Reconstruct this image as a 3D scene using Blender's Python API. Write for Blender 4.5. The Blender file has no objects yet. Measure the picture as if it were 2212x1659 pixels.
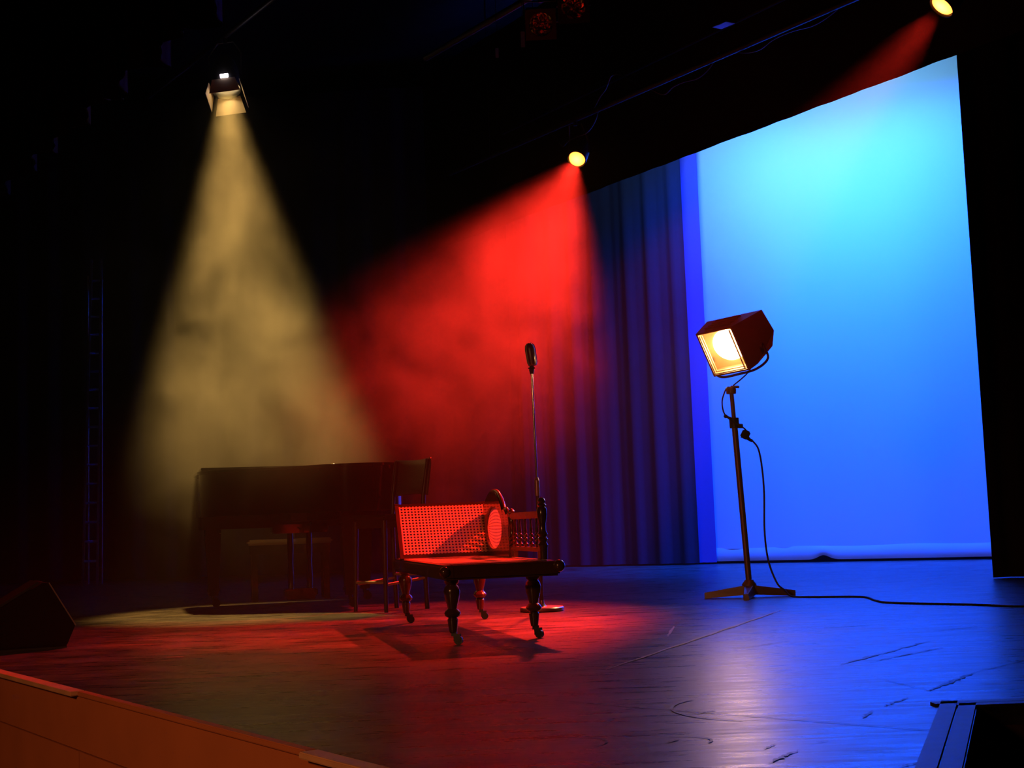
import bpy, bmesh, math, random
from mathutils import Vector, Matrix, Euler
random.seed(7)
S = bpy.context.scene
C = S.collection
PI = math.pi

# ------------------------------------------------------------------ camera
cam_d = bpy.data.cameras.new('camera')
cam = bpy.data.objects.new('camera', cam_d); C.objects.link(cam)
cam_d.sensor_fit = 'HORIZONTAL'; cam_d.sensor_width = 36.0; cam_d.lens = 36.0 * 3000 / 2212
cam_d.clip_start = 0.05; cam_d.clip_end = 100
_p, _r = 0.099766, 0.037
_F = Vector((0, math.cos(_p), math.sin(_p))); _R0 = Vector((1, 0, 0)); _U0 = Vector((0, -math.sin(_p), math.cos(_p)))
_R = math.cos(_r)*_R0 - math.sin(_r)*_U0
_U = math.sin(_r)*_R0 + math.cos(_r)*_U0
m = Matrix.Identity(4)
for i in range(3):
    m[i][0] = _R[i]; m[i][1] = _U[i]; m[i][2] = -_F[i]
m[0][3], m[1][3], m[2][3] = 0, 0, 0.57
cam.matrix_world = m
S.camera = cam

# ------------------------------------------------------------------ world, view, lights
w = bpy.data.worlds.new('world'); S.world = w; w.use_nodes = True
w.node_tree.nodes['Background'].inputs[0].default_value = (0.0, 0.0, 0.0, 1)
w.node_tree.nodes['Background'].inputs[1].default_value = 0.0
S.view_settings.view_transform = 'Standard'; S.view_settings.look = 'None'
S.view_settings.exposure = 0.0; S.view_settings.gamma = 1.0
S.view_settings.use_curve_mapping = False

S.cycles.max_bounces = 5; S.cycles.diffuse_bounces = 3; S.cycles.glossy_bounces = 3
S.cycles.transmission_bounces = 2; S.cycles.transparent_max_bounces = 12; S.cycles.volume_bounces = 0
S.cycles.volume_max_steps = 128; S.cycles.use_adaptive_sampling = True; S.cycles.adaptive_threshold = 0.03

def aim(o, target):
    d = Vector(target) - o.location
    o.rotation_euler = d.to_track_quat('-Z', 'Y').to_euler()

def spot(name, loc, target, power, color, size, blend, radius):
    l = bpy.data.lights.new(name, 'SPOT'); l.energy = power; l.color = color
    l.spot_size = size; l.spot_blend = blend; l.shadow_soft_size = radius
    o = bpy.data.objects.new(name, l); C.objects.link(o); o.location = loc; aim(o, target)
    return o

def area(name, loc, target, power, color, sx, sy, spread=PI):
    l = bpy.data.lights.new(name, 'AREA'); l.energy = power; l.color = color
    l.shape = 'RECTANGLE'; l.size = sx; l.size_y = sy; l.spread = spread
    o = bpy.data.objects.new(name, l); C.objects.link(o); o.location = loc; aim(o, target)
    return o

U = Vector((0.565, -0.825, 0)).normalized()      # the way the stage front, battens and borders run
US = Vector((0.841, -0.541, 0)).normalized()     # the way the backcloth runs
NS = Vector((-0.541, -0.841, 0)).normalized()    # from the backcloth towards the house

YEL_P = Vector((-2.44, 12.0, 4.53)); YEL_T = Vector((-1.85, 10.25, 0))
RED_P = Vector((0.666, 12.4, 3.848)); RED_T = Vector((-1.0, 8.6, 0))
RED2_P = Vector((2.770, 8.40, 3.681)); RED2_T = Vector((-0.35, 7.9, 0.2))

spot('yellow_spot_light', YEL_P + (YEL_T-YEL_P).normalized()*0.02, YEL_T, 2400, (1.0, 0.56, 0.13), math.radians(32), 0.6, 0.085)
spot('red_spot_light', RED_P + (RED_T-RED_P).normalized()*0.03, RED_T, 3300, (1.0, 0.022, 0.012), math.radians(42), 0.8, 0.07)
spot('red_side_spot_light', RED2_P + (RED2_T-RED2_P).normalized()*0.03, RED2_T, 4800, (1.0, 0.022, 0.012), math.radians(26), 0.5, 0.07)
spot('red_top_light', (1.35, 6.9, 4.6), (1.50, 9.65, 1.5), 45, (1.0, 0.03, 0.02), math.radians(30), 0.8, 0.07)
_cm = Vector((3.6, 15.85, 0))
cy = area('cyc_top_light', _cm + NS*1.8 + Vector((0, 0, 6.0)), _cm + Vector((0, 0, 4.3)), 52, (0.16, 0.50, 0.85), 3.6, 0.3, math.radians(105))
cb = area('cyc_blue_light', _cm + US*0.5 + NS*1.3 + Vector((0, 0, 6.1)), _cm + US*0.5 + Vector((0, 0, 0.9)), 640, (0.001, 0.056, 1.0), 3.0, 0.3, math.radians(85))
for _o, _t in ((cy, _cm + Vector((0, 0, 4.3))), (cb, _cm + US*0.5 + Vector((0, 0, 0.9)))):
    _z = (_o.location - _t).normalized(); _y = _z.cross(US).normalized()
    _o.rotation_euler = Matrix((US, _y, US.cross(_y))).transposed().to_euler()
# dim warm house light behind and left of the viewer
spot('house_light', (-3.6, 0.2, 2.4), (-1.35, 4.9, -0.35), 330, (1.0, 0.36, 0.13), math.radians(56), 0.8, 0.4)

# ------------------------------------------------------------------ materials
def mat(name, col, rough=0.6, metal=0.0, spec=0.5, noise=None, bump=None, coat=0.0):
    mt = bpy.data.materials.new(name); mt.use_nodes = True
    nt = mt.node_tree; b = nt.nodes['Principled BSDF']
    b.inputs['Base Color'].default_value = (*col, 1); b.inputs['Roughness'].default_value = rough
    b.inputs['Metallic'].default_value = metal; b.inputs['Specular IOR Level'].default_value = spec
    b.inputs['Coat Weight'].default_value = coat
    tc = nt.nodes.new('ShaderNodeTexCoord')
    if noise:
        sc, amt = noise
        n = nt.nodes.new('ShaderNodeTexNoise'); n.inputs['Scale'].default_value = sc; n.inputs['Detail'].default_value = 4
        nt.links.new(tc.outputs['Object'], n.inputs['Vector'])
        mx = nt.nodes.new('ShaderNodeMix'); mx.data_type = 'RGBA'
        mx.inputs['A'].default_value = (*[c*(1-amt) for c in col], 1); mx.inputs['B'].default_value = (*[min(1, c*(1+amt)) for c in col], 1)
        nt.links.new(n.outputs['Fac'], mx.inputs['Factor']); nt.links.new(mx.outputs['Result'], b.inputs['Base Color'])
    if bump:
        sc, st = bump
        n = nt.nodes.new('ShaderNodeTexNoise'); n.inputs['Scale'].default_value = sc; n.inputs['Detail'].default_value = 3
        nt.links.new(tc.outputs['Object'], n.inputs['Vector'])
        bp = nt.nodes.new('ShaderNodeBump'); bp.inputs['Strength'].default_value = st; bp.inputs['Distance'].default_value = 0.01
        nt.links.new(n.outputs['Fac'], bp.inputs['Height']); nt.links.new(bp.outputs['Normal'], b.inputs['Normal'])
    return mt

def emis(name, col, strength, edge=None):
    mt = bpy.data.materials.new(name); mt.use_nodes = True
    nt = mt.node_tree; nt.nodes.clear()
    e = nt.nodes.new('ShaderNodeEmission'); e.inputs[0].default_value = (*col, 1); e.inputs[1].default_value = strength
    o = nt.nodes.new('ShaderNodeOutputMaterial'); nt.links.new(e.outputs[0], o.inputs[0])
    if edge:    # filament in the middle, dimmer glass towards the rim
        tc = nt.nodes.new('ShaderNodeTexCoord'); ln = nt.nodes.new('ShaderNodeVectorMath'); ln.operation = 'LENGTH'
        nt.links.new(tc.outputs['Object'], ln.inputs[0])
        mr = nt.nodes.new('ShaderNodeMapRange'); mr.inputs['From Min'].default_value = 0; mr.inputs['From Max'].default_value = edge[1]
        nt.links.new(ln.outputs['Value'], mr.inputs['Value'])
        mx = nt.nodes.new('ShaderNodeMix'); mx.data_type = 'RGBA'
        mx.inputs['A'].default_value = (*col, 1); mx.inputs['B'].default_value = (*edge[0], 1)
        nt.links.new(mr.outputs['Result'], mx.inputs['Factor']); nt.links.new(mx.outputs['Result'], e.inputs[0])
    return mt

def floor_mat():
    mt = bpy.data.materials.new('stage_floor_paint'); mt.use_nodes = True
    nt = mt.node_tree; b = nt.nodes['Principled BSDF']; L = nt.links
    tc = nt.nodes.new('ShaderNodeTexCoord')
    n1 = nt.nodes.new('ShaderNodeTexNoise'); n1.inputs['Scale'].default_value = 2.6; n1.inputs['Detail'].default_value = 8; n1.inputs['Roughness'].default_value = 0.7
    mp = nt.nodes.new('ShaderNodeMapping'); mp.inputs['Scale'].default_value = (0.8, 6.0, 1); mp.inputs['Rotation'].default_value = (0, 0, 0.25)
    n2 = nt.nodes.new('ShaderNodeTexNoise'); n2.inputs['Scale'].default_value = 3.0; n2.inputs['Detail'].default_value = 6; n2.inputs['Roughness'].default_value = 0.75
    L.new(tc.outputs['Object'], n1.inputs['Vector']); L.new(tc.outputs['Object'], mp.inputs['Vector']); L.new(mp.outputs[0], n2.inputs['Vector'])
    ad = nt.nodes.new('ShaderNodeMath'); ad.operation = 'MULTIPLY'
    L.new(n1.outputs['Fac'], ad.inputs[0]); L.new(n2.outputs['Fac'], ad.inputs[1])
    cr = nt.nodes.new('ShaderNodeValToRGB')
    cr.color_ramp.elements[0].position = 0.16; cr.color_ramp.elements[0].color = (0.020, 0.017, 0.016, 1)
    cr.color_ramp.elements[1].position = 0.38; cr.color_ramp.elements[1].color = (0.16, 0.13, 0.11, 1)
    L.new(ad.outputs[0], cr.inputs['Fac']); 
    # thin scuffs in two directions
    def scuff(rot, sc, lo):
        q = nt.nodes.new('ShaderNodeMapping'); q.inputs['Scale'].default_value = (sc*0.06, sc, 1); q.inputs['Rotation'].default_value = (0, 0, rot)
        v = nt.nodes.new('ShaderNodeTexNoise'); v.inputs['Scale'].default_value = 5.0; v.inputs['Detail'].default_value = 2
        L.new(tc.outputs['Object'], q.inputs['Vector']); L.new(q.outputs[0], v.inputs['Vector'])
        r = nt.nodes.new('ShaderNodeMapRange'); r.inputs['From Min'].default_value = lo; r.inputs['From Max'].default_value = lo+0.08
        L.new(v.outputs['Fac'], r.inputs['Value']); return r.outputs['Result']
    s1 = scuff(0.3, 9, 0.66); s2 = scuff(-0.5, 7, 0.68)
    mxs = nt.nodes.new('ShaderNodeMath'); mxs.operation = 'MAXIMUM'; L.new(s1, mxs.inputs[0]); L.new(s2, mxs.inputs[1])
    mc = nt.nodes.new('ShaderNodeMix'); mc.data_type = 'RGBA'; mc.inputs['B'].default_value = (0.30, 0.24, 0.19, 1)
    L.new(mxs.outputs[0], mc.inputs['Factor']); L.new(cr.outputs['Color'], mc.inputs['A']); L.new(mc.outputs['Result'], b.inputs['Base Color'])
    rr = nt.nodes.new('ShaderNodeMapRange'); rr.inputs['From Min'].default_value = 0.3; rr.inputs['From Max'].default_value = 0.7; rr.inputs['To Min'].default_value = 0.20; rr.inputs['To Max'].default_value = 0.44
    L.new(n2.outputs['Fac'], rr.inputs['Value'])
    r2 = nt.nodes.new('ShaderNodeMath'); r2.operation = 'MULTIPLY_ADD'; r2.inputs[1].default_value = 0.16
    L.new(mxs.outputs[0], r2.inputs[0]); L.new(rr.outputs['Result'], r2.inputs[2]); L.new(r2.outputs[0], b.inputs['Roughness'])
    bp = nt.nodes.new('ShaderNodeBump'); bp.inputs['Strength'].default_value = 0.35; bp.inputs['Distance'].default_value = 0.006
    L.new(n2.outputs['Fac'], bp.inputs['Height']); L.new(bp.outputs['Normal'], b.inputs['Normal'])
    b.inputs['Specular IOR Level'].default_value = 0.36
    return mt

def cane_mat():
    """woven cane: pale strands with a regular pattern of holes that let light and sight through"""
    mt = bpy.data.materials.new('woven_cane'); mt.use_nodes = True
    nt = mt.node_tree; L = nt.links; b = nt.nodes['Principled BSDF']; out = nt.nodes['Material Output']
    b.inputs['Base Color'].default_value = (0.62, 0.42, 0.24, 1); b.inputs['Roughness'].default_value = 0.5
    uv = nt.nodes.new('ShaderNodeTexCoord')
    mp = nt.nodes.new('ShaderNodeMapping'); L.new(uv.outputs['UV'], mp.inputs['Vector'])
    vo = nt.nodes.new('ShaderNodeTexVoronoi'); vo.inputs['Scale'].default_value = 1.0; vo.inputs['Randomness'].default_value = 0.0
    vo.voronoi_dimensions = '2D'
    L.new(mp.outputs[0], vo.inputs['Vector'])
    lt = nt.nodes.new('ShaderNodeMath'); lt.operation = 'LESS_THAN'; lt.inputs[1].default_value = 0.29
    L.new(vo.outputs['Distance'], lt.inputs[0])
    tl = nt.nodes.new('ShaderNodeBsdfTranslucent'); tl.inputs[0].default_value = (0.62, 0.38, 0.2, 1)
    m1 = nt.nodes.new('ShaderNodeMixShader'); m1.inputs[0].default_value = 0.4
    L.new(b.outputs[0], m1.inputs[1]); L.new(tl.outputs[0], m1.inputs[2])
    tr = nt.nodes.new('ShaderNodeBsdfTransparent')
    m2 = nt.nodes.new('ShaderNodeMixShader'); L.new(lt.outputs[0], m2.inputs[0]); L.new(m1.outputs[0], m2.inputs[1]); L.new(tr.outputs[0], m2.inputs[2])
    L.new(m2.outputs[0], out.inputs['Surface'])
    return mt

M = dict(
    floor=floor_mat(), cane=cane_mat(),
    drape=mat('black_wool_drape', (0.020, 0.015, 0.016), 0.9, spec=0.2, noise=(30, 0.25)),
    navy=mat('blue_spill_wool_drape', (0.028, 0.026, 0.060), 0.9, spec=0.2, noise=(30, 0.25)),  # black drape tinted navy for the backcloth's blue spill
    cyc=mat('white_backcloth', (0.80, 0.80, 0.82), 0.9, spec=0.1, noise=(0.9, 0.05)),
    tab=mat('shade_violet_edge', (0.16, 0.12, 0.52), 0.9, spec=0.1),  # violet puts the backcloth edge's dimmer light into the colour
    black=mat('black_painted_metal', (0.018, 0.017, 0.017), 0.45, noise=(20, 0.3)),
    blackwall=mat('black_painted_wall', (0.01, 0.01, 0.01), 0.9),
    piano=mat('black_piano_lacquer', (0.008, 0.006, 0.006), 0.10, spec=0.6, coat=0.5),
    pianorub=mat('piano_dull_black', (0.006, 0.005, 0.005), 0.45),
    brass=mat('brass', (0.72, 0.50, 0.22), 0.3, metal=1.0),
    steel=mat('dull_steel', (0.45, 0.45, 0.46), 0.35, metal=1.0, noise=(15, 0.15)),
    mahog=mat('dark_mahogany', (0.060, 0.022, 0.012), 0.22, spec=0.6, noise=(12, 0.4), coat=0.4),
    railwood=mat('reddish_wood', (0.20, 0.07, 0.035), 0.4, noise=(14, 0.3)),
    beech=mat('worn_beech', (0.35, 0.22, 0.12), 0.45, noise=(14, 0.2)),
    leather=mat('brown_leatherette', (0.10, 0.075, 0.06), 0.45, bump=(80, 0.2)),
    darkwood=mat('dark_chair_wood', (0.05, 0.028, 0.02), 0.3, noise=(14, 0.3)),
    housing=mat('glare_brown_lamp', (0.42, 0.28, 0.18), 0.42, noise=(10, 0.2)),  # brown of the glare and haze put into the housing colour
    inner=mat('bare_metal_lamp_inside', (0.60, 0.50, 0.36), 0.45, metal=0.6),
    pole=mat('grey_steel_stand', (0.22, 0.17, 0.16), 0.4, metal=0.5),
    rubber=mat('black_rubber_cable', (0.02, 0.02, 0.022), 0.5),
    chrome=mat('chrome', (0.75, 0.75, 0.75), 0.12, metal=1.0),
    micgrey=mat('microphone_grey', (0.28, 0.26, 0.27), 0.35, metal=0.7),
    barn=mat('pale_barn_door', (0.62, 0.50, 0.32), 0.6),
    fascia=mat('orange_stained_ply', (0.50, 0.16, 0.055), 0.6, noise=(4, 0.15)),
    nosing=mat('worn_pale_edge_board', (0.62, 0.34, 0.17), 0.6, noise=(9, 0.25)),
    monitor=mat('black_textured_cabinet', (0.003, 0.003, 0.003), 0.8, spec=0.15, bump=(120, 0.3)),
    edge=mat('pale_speaker_edge', (0.22, 0.20, 0.20), 0.4),  # lighter strip along one cabinet edge
    trap=mat('dark_brown_trap_boards', (0.16, 0.07, 0.035), 0.7, noise=(6, 0.3)),
    trapframe=mat('grey_painted_timber', (0.07, 0.055, 0.065), 0.5, noise=(18, 0.4)),
    tape=mat('pale_worn_tape', (0.42, 0.34, 0.28), 0.5, noise=(22, 0.5)),
    mark=mat('dark_scuff', (0.02, 0.017, 0.016), 0.45, noise=(25, 0.4)),
    foil=mat('crumpled_foil', (0.75, 0.62, 0.48), 0.25, metal=1.0),
    gel=mat('blue_card_and_glint', (0.16, 0.40, 0.95), 0.6),  # card's own blue, also painting blue reflections on rungs and lanterns
    seats=mat('auditorium_floor', (0.03, 0.012, 0.01), 0.9),
)
M['lamp_hot'] = emis('hot_lamp_lens', (1.0, 0.52, 0.20), 30)
M['red_hot'] = emis('red_lamp_lens', (6.0, 3.4, 0.6), 1.0, edge=((5.0, 0.55, 0.01), 0.09))
M['yel_hot'] = emis('lamp_vent_glow', (1.0, 0.85, 1.0), 14)

# ------------------------------------------------------------------ mesh helpers
class MB:
    def __init__(s): s.bm = bmesh.new()
    def box(s, c, d, rot=None, bev=0.0):
        r = bmesh.ops.create_cube(s.bm, size=1.0); vs = r['verts']
        mt = Matrix.Translation(c) @ (rot.to_4x4() if rot else Matrix.Identity(4)) @ Matrix.Diagonal((*d, 1))
        bmesh.ops.transform(s.bm, matrix=mt, verts=vs)
        if bev:
            es = {e for v in vs for e in v.link_edges}
            bmesh.ops.bevel(s.bm, geom=list(es), offset=bev, segments=2, affect='EDGES')
        return s
    def bar(s, a, b, r0, r1=None, n=12):
        a = Vector(a); b = Vector(b); r1 = r0 if r1 is None else r1
        d = b-a; q = d.to_track_quat('Z', 'Y').to_matrix().to_4x4()
        r = bmesh.ops.create_cone(s.bm, cap_ends=True, segments=n, radius1=r0, radius2=r1, depth=d.length)
        bmesh.ops.transform(s.bm, matrix=Matrix.Translation((a+b)/2) @ q, verts=r['verts']); return s
    def beam(s, a, b, wx, wy, up=(0, 0, 1)):
        a = Vector(a); b = Vector(b); d = (b-a); z = d.normalized(); x = Vector(up).cross(z)
        if x.length < 1e-4: x = Vector((1, 0, 0)).cross(z)
        x.normalize(); y = z.cross(x); R = Matrix((x, y, z)).transposed()
        return s.box((a+b)/2, (wx, wy, d.length), R)
    def ball(s, c, r, sc=(1, 1, 1), n=14):
        q = bmesh.ops.create_uvsphere(s.bm, u_segments=n, v_segments=max(6, n//2+1), radius=r)
        bmesh.ops.transform(s.bm, matrix=Matrix.Translation(c) @ Matrix.Diagonal((*sc, 1)), verts=q['verts']); return s
    def lathe(s, prof, o=(0, 0, 0), n=20, mt=None):
        rings = []
        for r, z in prof:
            ring = []
            for k in range(n):
                a = 2*PI*k/n; v = Vector((r*math.cos(a), r*math.sin(a), z))
                if mt is not None: v = mt @ v
                ring.append(s.bm.verts.new(v+Vector(o)))
            rings.append(ring)
        for A, B in zip(rings, rings[1:]):
            for k in range(n): s.bm.faces.new((A[k], A[(k+1) % n], B[(k+1) % n], B[k]))
        s.bm.faces.new(rings[0][::-1]); s.bm.faces.new(rings[-1]); return s
    def tube(s, pts, r, n=8):
        pts = [Vector(p) for p in pts]; rings = []
        x = None
        for i, p in enumerate(pts):
            t = (pts[min(i+1, len(pts)-1)]-pts[max(i-1, 0)]).normalized()
            if x is None:
                x = t.cross(Vector((0.13, 0.31, 0.94))); x.normalize()
            x = (x - t*x.dot(t)).normalized(); y = t.cross(x)
            rings.append([s.bm.verts.new(p + r*(math.cos(2*PI*k/n)*x + math.sin(2*PI*k/n)*y)) for k in range(n)])
        for A, B in zip(rings, rings[1:]):
            for k in range(n): s.bm.faces.new((A[k], A[(k+1) % n], B[(k+1) % n], B[k]))
        s.bm.faces.new(rings[0][::-1]); s.bm.faces.new(rings[-1]); return s
    def poly(s, loops, mt, thick):
        """flat outline (with hole loops) in local xy, thickness along local z, placed by matrix mt"""
        es = []; vs_all = []
        for lp in loops:
            vs = [s.bm.verts.new((x, y, 0)) for x, y in lp]; vs_all += vs
            es += [s.bm.edges.new((vs[i], vs[(i+1) % len(vs)])) for i in range(len(vs))]
        g = bmesh.ops.triangle_fill(s.bm, use_beauty=True, edges=es, normal=(0, 0, 1))
        fs = [f for f in g['geom'] if isinstance(f, bmesh.types.BMFace)]
        if thick:
            e = bmesh.ops.extrude_face_region(s.bm, geom=fs)
            nv = [v for v in e['geom'] if isinstance(v, bmesh.types.BMVert)]
            bmesh.ops.translate(s.bm, verts=nv, vec=(0, 0, thick)); vs_all += nv
        bmesh.ops.transform(s.bm, matrix=mt, verts=vs_all); return s
    def hull(s, pts):
        vs = [s.bm.verts.new(p) for p in pts]
        bmesh.ops.convex_hull(s.bm, input=vs); return s
    def sheet(s, fn, nu, nv, uvs=None):
        g = [[s.bm.verts.new(fn(i/nu, j/nv)) for j in range(nv+1)] for i in range(nu+1)]
        uvl = s.bm.loops.layers.uv.verify() if uvs else None
        for i in range(nu):
            for j in range(nv):
                f = s.bm.faces.new((g[i][j], g[i+1][j], g[i+1][j+1], g[i][j+1]))
                if uvs:
                    for lp, (a, b) in zip(f.loops, ((i, j), (i+1, j), (i+1, j+1), (i, j+1))):
                        lp[uvl].uv = (a/nu*uvs[0], b/nv*uvs[1])
        return s
    def build(s, name, mt, parent=None, smooth=True, solid=0.0, angle=40, rim=True, bevel=0.0):
        bmesh.ops.recalc_face_normals(s.bm, faces=s.bm.faces)
        me = bpy.data.meshes.new(name); s.bm.to_mesh(me); s.bm.free()
        me.materials.append(M[mt] if isinstance(mt, str) else mt)
        o = bpy.data.objects.new(name, me); C.objects.link(o)
        if smooth:
            for p in me.polygons: p.use_smooth = True
            me.set_sharp_from_angle(angle=math.radians(angle))
        if bevel:
            mb_ = o.modifiers.new('soft_edge', 'BEVEL'); mb_.width = bevel; mb_.segments = 3; mb_.limit_method = 'ANGLE'; mb_.angle_limit = math.radians(50)
        if solid:
            md = o.modifiers.new('thick', 'SOLIDIFY'); md.thickness = solid; md.use_rim = rim
        if parent: o.parent = parent
        return o
    

def tag(o, label=None, cat=None, group=None, kind=None):
    if label: o['label'] = label
    if cat: o['category'] = cat
    if group: o['group'] = group
    if kind: o['kind'] = kind
    return o
def empty(name, loc, rz=0.0, label=None, cat=None, group=None):
    o = bpy.data.objects.new(name, None); C.objects.link(o); o.location = loc; o.rotation_euler = (0, 0, rz)
    o.empty_display_size = 0.1
    return tag(o, label, cat, group)
def struct(o): o['kind'] = 'structure'; return o
def smoothpath(pts, n=10):
    P = [Vector(p) for p in pts]; P = [2*P[0]-P[1]]+P+[2*P[-1]-P[-2]]; out = []
    for i in range(1, len(P)-2):
        for k in range(n):
            t = k/n; a, b, c, d = P[i-1], P[i], P[i+1], P[i+2]
            out.append(0.5*((2*b)+(c-a)*t+(2*a-5*b+4*c-d)*t*t+(3*b-a-3*c+d)*t**3))
    out.append(P[-2]); return out

# ------------------------------------------------------------------ stage shell
FP = Vector((-2.359, 6.363, 0))                     # a point on the stage front edge
A0 = FP - U*9.0; A1 = FP + U*9.5
trap_in = [(0.90, 2.95), (1.285, 4.02), (2.25, 4.04), (1.87, 2.95)]
b = MB()
b.poly([[(A0.x, A0.y), (A1.x, A1.y), (9, A1.y), (9, 21), (-9, 21), (-9, A0.y)], trap_in], Matrix.Translation((0, 0, -0.05)), 0.05)
struct(b.build('floor', 'floor', smooth=False))
b = MB().box((0, 8, -1.15), (24, 30, 0.1)); struct(b.build('floor_auditorium', 'seats', smooth=False))
b = MB().box((0, 21.1, 2.7), (18.2, 0.2, 8.2)); struct(b.build('wall_back', 'blackwall', smooth=False))
b = MB().box((-9.1, 8, 2.7), (0.2, 26, 8.2)); struct(b.build('wall_left', 'blackwall', smooth=False))
b = MB().box((9.1, 8, 2.7), (0.2, 26, 8.2)); struct(b.build('wall_right', 'blackwall', smooth=False))
b = MB().box((0, 8, 6.95), (18.4, 26.4, 0.2)); struct(b.build('ceiling', 'blackwall', smooth=False))

# front of the stage: stained boards with narrow joints
NF = Vector((-0.825, -0.565, 0)).normalized()       # out of the stage towards the house
rotF = Matrix((U, NF*-1, Vector((0, 0, 1)))).transposed()
b = MB()
ts = [-9.0, -1.8, 0.06, 1.235, 2.6, 4.3, 6.0, 9.5]
for t0, t1 in zip(ts, ts[1:]):
    c = FP + U*((t0+t1)/2) + NF*0.012
    b.box((c.x, c.y, -0.12), (t1-t0-0.0, 0.024, 0.196), rotF)
    b.box((c.x, c.y, -0.66), (t1-t0-0.014, 0.019, 0.87), rotF)
struct(b.build('wall_front', 'fascia', smooth=False))
for k, (t0, t1, ov) in enumerate(((-1.6, 1.235, 0.03), (1.245, 3.20, 0.006), (3.21, 7.0, 0.03))):
    c = FP + U*((t0+t1)/2) + NF*(ov/2+0.002)
    b = MB().box((c.x, c.y, -0.0095), (t1-t0, ov+0.045, 0.018), rotF, bev=0.003)
    struct(b.build('trim_%d' % (k+1), 'nosing' if k != 1 else 'fascia', smooth=False))

# seams, tape lines and scuffs lying on the boards
def strip(b, a, c, wdt, z=0.0022, rag=0.0, n=1):
    a = Vector((a[0], a[1], z)); c = Vector((c[0], c[1], z)); d = (c-a).normalized(); q = Vector((-d.y, d.x, 0))
    L = []; R = []
    for i in range(n+1):
        t = i/n; env = 1.0 if n == 1 else (0.25+0.75*math.sin(PI*min(max(t, 0.02), 0.98)))
        ww = wdt*env*(1+random.uniform(-rag, rag)); p = a.lerp(c, t)+q*random.uniform(-rag, rag)*wdt*0.6
        L.append(b.bm.verts.new(p+q*ww/2)); R.append(b.bm.verts.new(p-q*ww/2))
    for i in range(n): b.bm.faces.new((L[i], R[i], R[i+1], L[i+1]))
b = MB()
strip(b, (0.10, 4.52), (1.10, 3.585), 0.006); strip(b, (-3.4, 7.6), (-0.2, 4.78), 0.004)
strip(b, (-0.55, 6.05), (0.35, 5.55), 0.004)
fs = b.build('seam', 'mark', smooth=False); struct(fs)
b = MB()
strip(b, (0.32, 5.382), (1.547, 8.302), 0.022, rag=0.35, n=30)
strip(b, (0.80, 7.35), (0.70, 6.75), 0.02, rag=0.3, n=6)
strip(b, (-1.67, 6.619), (-1.592, 6.612), 0.028)
strip(b, (-0.3, 7.55), (0.0, 7.62), 0.02, rag=0.3, n=5)
tag(b.build('floor_tape', 'tape', smooth=False), 'worn pale tape marks stuck across the dark stage boards', 'tape', kind='stuff')
b = MB()
def arc(cx, cy, r, a0, a1, w_):
    n = 16
    for i in range(n):
        t0 = a0+(a1-a0)*i/n; t1 = a0+(a1-a0)*(i+1)/n
        strip(b, (cx+r*math.cos(t0), cy+r*math.sin(t0)), (cx+r*math.cos(t1), cy+r*math.sin(t1)), w_)
for (a, c, w_) in (((1.18, 5.25), (1.75, 6.05), .035), ((1.30, 5.30), (1.72, 5.75), .02), ((1.27, 4.42), (1.55, 4.85), .03), ((1.55, 4.85), (1.95, 5.3), .014),
                   ((1.20, 4.80), (1.27, 4.42), .008), ((1.05, 4.12), (1.16, 4.28), .025), ((0.78, 3.38), (0.88, 3.34), .012), ((0.55, 3.25), (0.66, 3.42), .02),
                   ((0.93, 3.9), (0.99, 4.03), .02), ((0.58, 3.45), (0.62, 3.52), .012), ((0.36, 3.6), (0.40, 3.66), .014), ((0.72, 3.52), (0.76, 3.54), .01),
                   ((1.42, 6.9), (1.78, 7.0), .02), ((1.9, 6.5), (2.2, 6.7), .02), ((0.9, 6.0), (1.2, 6.3), .012), ((0.5, 4.1), (0.56, 4.16), .014), ((0.82, 3.15), (0.93, 3.22), .014)):
    strip(b, a, c, w_*0.55, rag=0.7, n=22)
arc(0.74, 4.2, 0.30, PI*0.75, PI*1.35, 0.009); arc(0.40, 3.62, 0.075, -0.6, 1.9, 0.007); arc(0.12, 3.66, 0.09, -0.9, 1.2, 0.005)
tag(b.build('scuff_mark', 'mark', smooth=False), 'dark scuffs and scratches worn into the glossy stage floor', 'scuffs', kind='stuff')

# sunken trap at the right
b = MB()
zz = -0.32
cs = [Vector((x, y, 0)) for x, y in trap_in]
cen = sum(cs, Vector())/4
for i in range(4):
    a, c = cs[i], cs[(i+1) % 4]; mid = (a+c)/2; d = (c-a); nrm = Vector((-d.y, d.x, 0)).normalized()
    if nrm.dot(cen-mid) > 0: nrm = -nrm
    R = Matrix((d.normalized(), nrm, Vector((0, 0, 1)))).transposed()
    p = mid+nrm*0.018+Vector((0, 0, zz/2-0.027)); b.box(p, (d.length+0.06, 0.032, -zz-0.055+0.05), R)
b.poly([[(v.x, v.y) for v in cs]], Matrix.Translation((0, 0, zz-0.05)), 0.05)
tr = empty('stage_trap', (0, 0, 0), 0, 'dark brown sunken trap opening with painted timber surround, bottom right of the stage', 'trapdoor')
tag(b.build('well', 'trap', tr, smooth=False))
b = MB()
for i in range(4):
    a, c = cs[i], cs[(i+1) % 4]; d = (c-a).normalized(); mid = (a+c)/2; nrm = Vector((-d.y, d.x, 0))
    if nrm.dot(cen-mid) > 0: nrm = -nrm
    for off, wd in ((0.026, 0.046), (0.078, 0.046)):
        R = Matrix((d, nrm, Vector((0, 0, 1)))).transposed()
        b.box(mid+nrm*off+Vector((0, 0, 0.004)), ((c-a).length+2*off+wd, wd, 0.008), R)
b.build('surround', 'trapframe', tr, smooth=False)

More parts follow.
